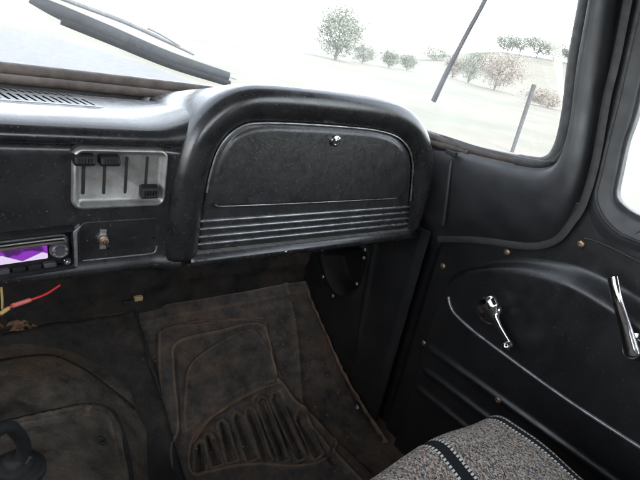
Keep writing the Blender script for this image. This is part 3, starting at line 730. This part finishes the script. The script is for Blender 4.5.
# window crank
P = on(0, XP, (489, 311))
CRK = lathe('window_crank', [(.023, 0), (.023, .003), (.019, .007), (.012, .011)], P+np.array([.001, 0, 0]), (-1, 0, 0), 'chrome', DOOR, 28)
H = on(0, XP-.020, (486, 305)); E_ = on(0, XP-.030, (510, 345))
lathe('spindle', [(.009, 0), (.009, .012)], P+np.array([-.008, 0, 0]), (-1, 0, 0), 'chrome', CRK, 20)
d_ = E_-H
tube('arm', [H-d_*.17, H-d_*.08, H, H+d_*.15, H+d_*.32, H+d_*.55, H+d_*.8, E_], [.012, .0215, .0240, .0215, .0110, .0060, .0050, .0055], 'chrome', CRK, 16, 5, (.45, 1), (-1, 0, 0))
lathe('knob', [(.0040, -.004), (.0055, .0), (.0070, .004), (.0078, .010), (.0070, .016), (.0045, .019), (.001, .020)], E_, (-1, 0, 0), 'chrome', CRK, 20)
# inside handle
P = on(0, XP, (638, 347))
HND = lathe('door_handle', [(.020, 0), (.020, .003), (.016, .007), (.012, .012), (.011, .026)], P, (-1, 0, 0), 'chrome', DOOR, 28)
a_, b_ = on(0, XP-.030, (612.5, 277)), on(0, XP-.028, (632, 352))
m1 = a_*.7+b_*.3; m2 = a_*.35+b_*.65
tube('lever', [a_, m1+np.array([-.004, 0, 0]), m2, b_, b_+(b_-a_)*.06], [.0072, .0074, .0082, .0105, .009], 'chrome', HND, 14, 6, (.55, 1), (-1, 0, 0))
# window frame of the door: uprights leaning with the pillar, sill below
bead1_px = [(438, 239), (478, 240), (515, 245), (537, 246), (557, 239.5), (572, 222), (583, 204), (595.5, 162), (606.5, 100), (616, 60), (628, 0)]
b1 = [on(0, .738, p) for p in bead1_px]; b1.append(b1[-1]+(b1[-1]-b1[-2])*2.2)
wst = tube('weatherstrip', b1, .0052, 'rubber', PIL, 10, 6, (.32, 1.2), (-1, 0, 0))
win_px = [(690, 240), (660, 227), (639, 217.5), (626, 211), (619, 205.5), (615, 199), (614, 192), (618, 172), (625, 140), (636, 106), (658, 0)]
wn_ = [on(0, .752, p) for p in win_px]; wn_.append(wn_[-1]+(wn_[-1]-wn_[-2])*1.3)
wn_c = resample(catmull([(.752, -1.0, wn_[0][2]-.004)]+wn_, 6), 120)
out_px = [(690, 268), (660, 256), (632, 246), (612, 238), (601, 228), (594, 214), (591, 200), (596, 178), (605, 140), (614, 100), (640, -10)]
on_ = [on(0, .752, p) for p in out_px]; on_.append(on_[-1]+(on_[-1]-on_[-2])*1.3)
on_c = resample(catmull([(.752, -1.0, on_[0][2]-.004)]+on_, 6), 120)
fr_rows = []
for t, dx in ((-1.6, .012), (-.55, .006), (-.2, -.001), (0, -.003), (.12, -.006), (.25, -.007), (.40, -.006), (.6, -.004), (.8, -.003), (.92, -.001), (1.0, .004), (1.02, .016)):
    r_ = on_c+(wn_c-on_c)*t; r_ = r_.copy(); r_[:, 0] += dx; fr_rows.append(r_)
grid('window_frame', fr_rows, 'trim', DOOR, .002, 1)
b2 = on_c+(wn_c-on_c)*.30; b2[:, 0] -= .010
tube('frame_bead', b2[::3], .0024, 'rubber', DOOR, 8, 3)
b3 = on_c+(wn_c-on_c)*.96; b3[:, 0] += .002
tube('glass_channel', b3[::3], .0045, 'black_rubber', DOOR, 8, 3)
gz = wn_c[0][2]-.02
zt_ = 1.10
pf = wn_c[-1]
gpoly = [(-1.0, gz), (-.30, gz), (wn_[4][1]+.012, wn_[4][2]-.01), (wn_[6][1]+.010, wn_[6][2]), (pf[1]+.012, zt_), (-1.0, zt_)]
slab('window_glass', gpoly, 0, .768, .772, 'glass', DOOR)
for n_, lo, hi in (('rear_upright', (.745, -1.06, -.03), (.775, -.99, 1.12)), ('top_rail', (.742, -1.06, 1.085), (.775, -.10, 1.13))):
    box(n_, lo, hi, 'door', DOOR, .006)

# ================================================================== rest of the cab around the viewer
def shell(name, lo, hi, m='shell'):
    o = box(name, lo, hi, m, None, .01); tag(o, kind='structure'); return o
shell('cab_roof', (-.80, -1.30, 1.135), (.80, .075, 1.17))
shell('back_wall', (-.78, -1.30, -.03), (.78, -1.26, .66))
shell('back_wall_corner', (-.78, -1.30, .66), (-.52, -1.26, 1.135)); shell('back_wall_corner', (.52, -1.30, .66), (.78, -1.26, 1.135))
shell('side_wall', (-.80, -1.26, -.03), (-.75, .33, .62)); shell('side_wall_corner', (-.80, -1.26, .62), (-.75, -1.0, 1.135)); shell('side_wall_corner', (-.80, -.20, .62), (-.75, -.12, 1.135))
shell('side_wall_rear', (.75, -1.26, -.03), (.80, -1.065, 1.135)); shell('outer_door_skin', (.785, -1.065, -.1), (.80, .33, .595))
shell('outer_cowl', (-.80, .345, .0), (.80, .36, .60)); shell('cowl_top', (-.72, .218, .60), (.60, .36, .6405))

# ================================================================== SEAT
SEAT = empty('bench_seat', (-.05, -.6, .0), 'black bench seat under the woven blanket', 'seat')
box('cushion', (-.70, -.95, .12), (.530, -.335, .335), 'seatback', SEAT, .03, 4)
box('backrest', (-.70, -1.12, .30), (.530, -.96, .82), 'seatback', SEAT, .04, 4)
# blanket draped over the cushion: a closed superellipse-edged cloth with its own UVs
def drape(u, v):
    """u across (x), v back from the front edge; returns point"""
    x1, y1, zt_ = .548, -.312, .354
    dx = max(0., u-(x1-.035)); dy = max(0., v-(y1-.035)); r_ = .035
    def bend(d):
        a = min(d/r_, math.pi/2)
        rest = max(0., d-r_*math.pi/2)
        return r_*math.sin(a), r_*(1-math.cos(a))+rest
    ox, zx = bend(dx); oy, zy = bend(dy)
    x = min(u, x1-.035)+ox; y = min(v, y1-.035)+oy
    z = zt_-math.hypot(zx, zy) if dx and dy else zt_-zx-zy
    crown = .015*math.exp(-((x-.44)/.10)**2)*math.exp(-((y+.37)/.08)**2)
    wob = .010*math.exp(-((x-.35)/.09)**2)*math.exp(-((y+.33)/.05)**2)+.0025*math.sin(x*37+y*21)+.002*math.sin(y*53-x*19+1)
    return (x, y, z+(crown+wob)*(1 if z > .30 else .3))
us = np.r_[np.linspace(-.66, .25, 40), np.linspace(.255, .66, 90)]; vs = np.r_[np.linspace(-.94, -.52, 20), np.linspace(-.515, -.17, 80)]
Pb = np.array([[drape(u, v) for v in vs] for u in us])
BL = grid('saddle_blanket', Pb, 'blanket', None, .004, -1)
tag(BL, 'grey flecked woven blanket with dark stripes spread over the seat', 'blanket')
uvl = BL.data.uv_layers.new(name='UVMap'); nv = len(vs)
for lp in BL.data.loops:
    i, j = divmod(lp.vertex_index, nv); uvl.data[lp.index].uv = (us[i], vs[j])

# ================================================================== WIPERS outside the glass
def glass_y(x, z):
    t = np.clip((z-.655)/(hz-.655), 0, 1)
    return float(np.interp(x, lowg[:45, 0], lowg[:45, 1])*(1-t)+np.interp(x, top_pts[:, 0], top_pts[:, 1])*t)
def wiper(name, px_pts, label, hint):
    pts = []
    for p in px_pts:
        yv = hint
        for _ in range(25):
            P = on(1, yv, p); yv = .5*yv+.5*(glass_y(P[0], P[2])+.020)
        pts.append(on(1, yv, p))
    return empty(name, pts[0], label, 'wiper', 'windshield wipers'), [np.array(p) for p in pts]
wi, pp = wiper('windshield_wiper', [(30, -2), (60, 12), (110, 33), (170, 58), (229, 77)], 'dark wiper blade slanting across the glass above the defroster slots', .2)
tube('blade', pp, [.0050, .0080, .0084, .0080, .0064], 'blade', wi, 8, 5, (1.15, .4), (0, 0, 1))
tube('rubber_edge', [p+np.array([0, -.006, -.010]) for p in pp[1:]], .0030, 'black_rubber', wi, 8, 5, (1.6, .6))
up_ = [(80, 5), (125, 22), (160, 38), (195, 55)]
_, q = wiper('arm_tmp', up_, 'x', .2); bpy.data.objects.remove(_)
tube('arm', [q[0]+(q[0]-q[1])*4, q[0]+(q[0]-q[1])*1.5]+[p+np.array([0, .004, 0]) for p in q], [.0032, .0032, .003, .003, .0026, .0016], 'alu', wi, 8, 5, (1, .6))
_, q = wiper('arm_tmp', [(147, 28), (160, 34), (180, 46)], 'x', .2); bpy.data.objects.remove(_)
tube('spring', q, .0014, 'alu', wi, 6, 3)
tube('tip_wire', [pp[-1], pp[-1]*1.0+(pp[-1]-pp[-2])*.13], .0010, 'alu', wi, 6, 2)
q = [on(0, .735, (433, 101)), on(0, .728, (447, 71)), on(0, .715, (466, 34)), on(0, .70, (490, -12))]
q += [q[-1]*.5+np.array([.67, -.06, 1.10])*.5, np.array([.665, -.055, 1.10])]
w2 = empty('windshield_wiper', q[0], 'thin dark wiper blade standing upright near the right of the windshield', 'wiper', 'windshield wipers')
tube('blade', q, [.0054, .0045, .0036, .0030, .0030, .0034], 'blade', w2, 8, 5, (1, .6), (0, 1, 0))
tube('rubber_edge', [p+np.array([-.003, -.006, 0]) for p in q], [.0032, .0028, .0025, .0022, .002, .002], 'black_rubber', w2, 8, 5)

# ================================================================== OUTSIDE
GZ = -.70
def gz_(x, y):
    d = math.hypot(x, y); a = math.atan2(x, y)
    return GZ+ (.9*ss(60, 190, d)+7.5*ss(70, 170, d)*ss(.78, 1.02, a)*ss(2.2, 1.6, a))+.05*math.sin(x*.21)*math.sin(y*.17)*ss(14, 30, d)
rad_ = np.r_[0, np.geomspace(3, 900, 60)]; ang = np.linspace(0, 2*math.pi, 97)
Pg = np.array([[(r_*math.sin(a), r_*math.cos(a), gz_(r_*math.sin(a), r_*math.cos(a))) for a in ang] for r_ in rad_])
gd = grid('ground', Pg, 'grass'); tag(gd, kind='structure')
rp = catmull([(-45, 20), (-10, 18.4), (2.5, 17.1), (4.0, 15.8), (4.9, 13.5), (5.4, 8), (5.6, -5), (5, -40), (-45, -40)], 5)
gdv = slab('gravel_drive', [tuple(p) for p in rp], 2, GZ+.004, GZ+.012, 'gravel'); tag(gdv, kind='structure')

def tree(name, px_, dist, hpx, wpx, label, n, leafy, group='trees in the field'):
    d = ray(*px_); d = d/np.hypot(d[0], d[1])
    x, y = CAM[0]+d[0]*dist, CAM[1]+d[1]*dist; z = gz_(x, y); sc = dist/FPX*1.12
    H_, W_ = hpx*sc, wpx*sc
    t = empty(name, (x, y, z), label, 'tree', group)
    B = np.array([x, y, z]); tr = MAT['bark']
    rs = np.random.default_rng(int(px_[0]*7+px_[1]))
    V = []; F = []
    def limb(a, b, r0, r1):
        a, b = np.array(a), np.array(b); T = (b-a)/np.linalg.norm(b-a); u = np.cross(T, [.3, .9, .2]); u /= np.linalg.norm(u); v = np.cross(T, u); k0 = len(V)
        for c, r_ in ((a, r0), (b, r1)):
            for k in range(6): V.append(c+r_*(u*math.cos(k*math.pi/3)+v*math.sin(k*math.pi/3)))
        for k in range(6): F.append((k0+k, k0+(k+1) % 6, k0+6+(k+1) % 6, k0+6+k))
    limb(B+np.array([0, 0, -.2]), B+np.array([0, 0, H_*.45]), H_*.03, H_*.018); tips = []
    for k in range(14):
        a = rs.uniform(0, 6.28); h0 = rs.uniform(.03, .45)*H_; l = rs.uniform(.25, .5)*W_
        p1 = B+np.array([0, 0, h0]); p2 = p1+np.array([math.cos(a)*l, math.sin(a)*l, rs.uniform(.05, .5)*H_]); limb(p1, p2, H_*.012, H_*.004); tips.append(p2)
        for _ in range(3):
            p3 = p2+np.array([rs.normal(0, .14*W_), rs.normal(0, .14*W_), abs(rs.normal(.06, .08))*H_]); limb(p1*.35+p2*.65, p3, H_*.006, H_*.002); tips.append(p3)
    mesh('trunk', V, F, 'bark', t)
    V = []; F = []; ls = max(.04, .019*H_, dist*.0011); n = int(n*1.5); n = int(n*4)
    for k in range(n):
        if k % 2: c = tips[rs.integers(len(tips))]+rs.normal(0, 1, 3)*np.array([.09*W_, .09*W_, .07*H_])
        else:
            dv3 = rs.normal(0, 1, 3); dv3 /= np.linalg.norm(dv3); c = B+np.array([0, 0, .52*H_])+dv3*rs.uniform(.45, 1)*np.array([.5*W_, .5*W_, .48*H_])
        u, v = rs.normal(0, 1, 3), rs.normal(0, 1, 3); u /= np.linalg.norm(u); v -= u*(u@v); v /= np.linalg.norm(v); s_ = ls*rs.uniform(.6, 1.4); k0 = len(V)
        V += [c-u*s_, c-v*s_*.5, c+u*s_, c+v*s_*.5]; F.append((k0, k0+1, k0+2, k0+3))
    mesh('crown', V, F, leafy, t, smooth=False)
TREES = [((336, 55), 46, 44, 40, 'largest dark leafy tree, farthest left in the field', 1400, 'leaf'),
 ((363, 60), 52, 18, 18, 'small round bush just right of the largest tree', 500, 'leaf'),
 ((390, 62), 55, 16, 14, 'bush midway between the largest tree and the upright wiper', 450, 'leaf'),
 ((408, 64), 60, 14, 14, 'low bush close left of the upright wiper blade', 400, 'leaf'),
 ((436, 52), 120, 12, 22, 'distant dark bush high on the slope left of the upright wiper', 400, 'leaf'),
 ((452, 78), 70, 20, 14, 'narrow brown tree touching the upright wiper blade', 500, 'dry'),
 ((468, 82), 62, 28, 22, 'tall grey green tree just right of the upright wiper', 800, 'leaf'),
 ((494, 90), 55, 30, 36, 'broad reddish brown thicket left of the fence post', 1000, 'dry'),
 ((497, 70), 150, 14, 18, 'first of the far hilltop trees, above the brown thicket', 500, 'leaf'),
 ((514, 72), 150, 15, 20, 'second far hilltop tree, just left above the fence post', 500, 'leaf'),
 ((531, 74), 150, 16, 18, 'third far hilltop tree, straight above the fence post', 500, 'leaf'),
 ((547, 78), 150, 14, 20, 'fourth far hilltop tree, right above the fence post', 500, 'leaf'),
 ((562, 82), 150, 13, 20, 'last far hilltop tree, beside the corner pillar', 500, 'leaf'),
 ((548, 106), 40, 14, 34, 'low brown brush right of the fence post', 700, 'dry')]

for a in TREES: tree('field_tree', a[0], a[1], a[2], a[3], a[4], a[5], a[6])
# fence post in the field
d = ray(512, 152); t_ = (GZ-CAM[2])/d[2]; P = CAM+d*t_
fp = tube('fence_post', [P+np.array([0, 0, -.3]), P+np.array([0, 0, .5]), P+np.array([0, 0, 1.42])], [.038, .042, .048], 'wood_post', None, 10, 3); tag(fp, 'weathered wooden post standing in the pale grass beyond the windshield', 'post')
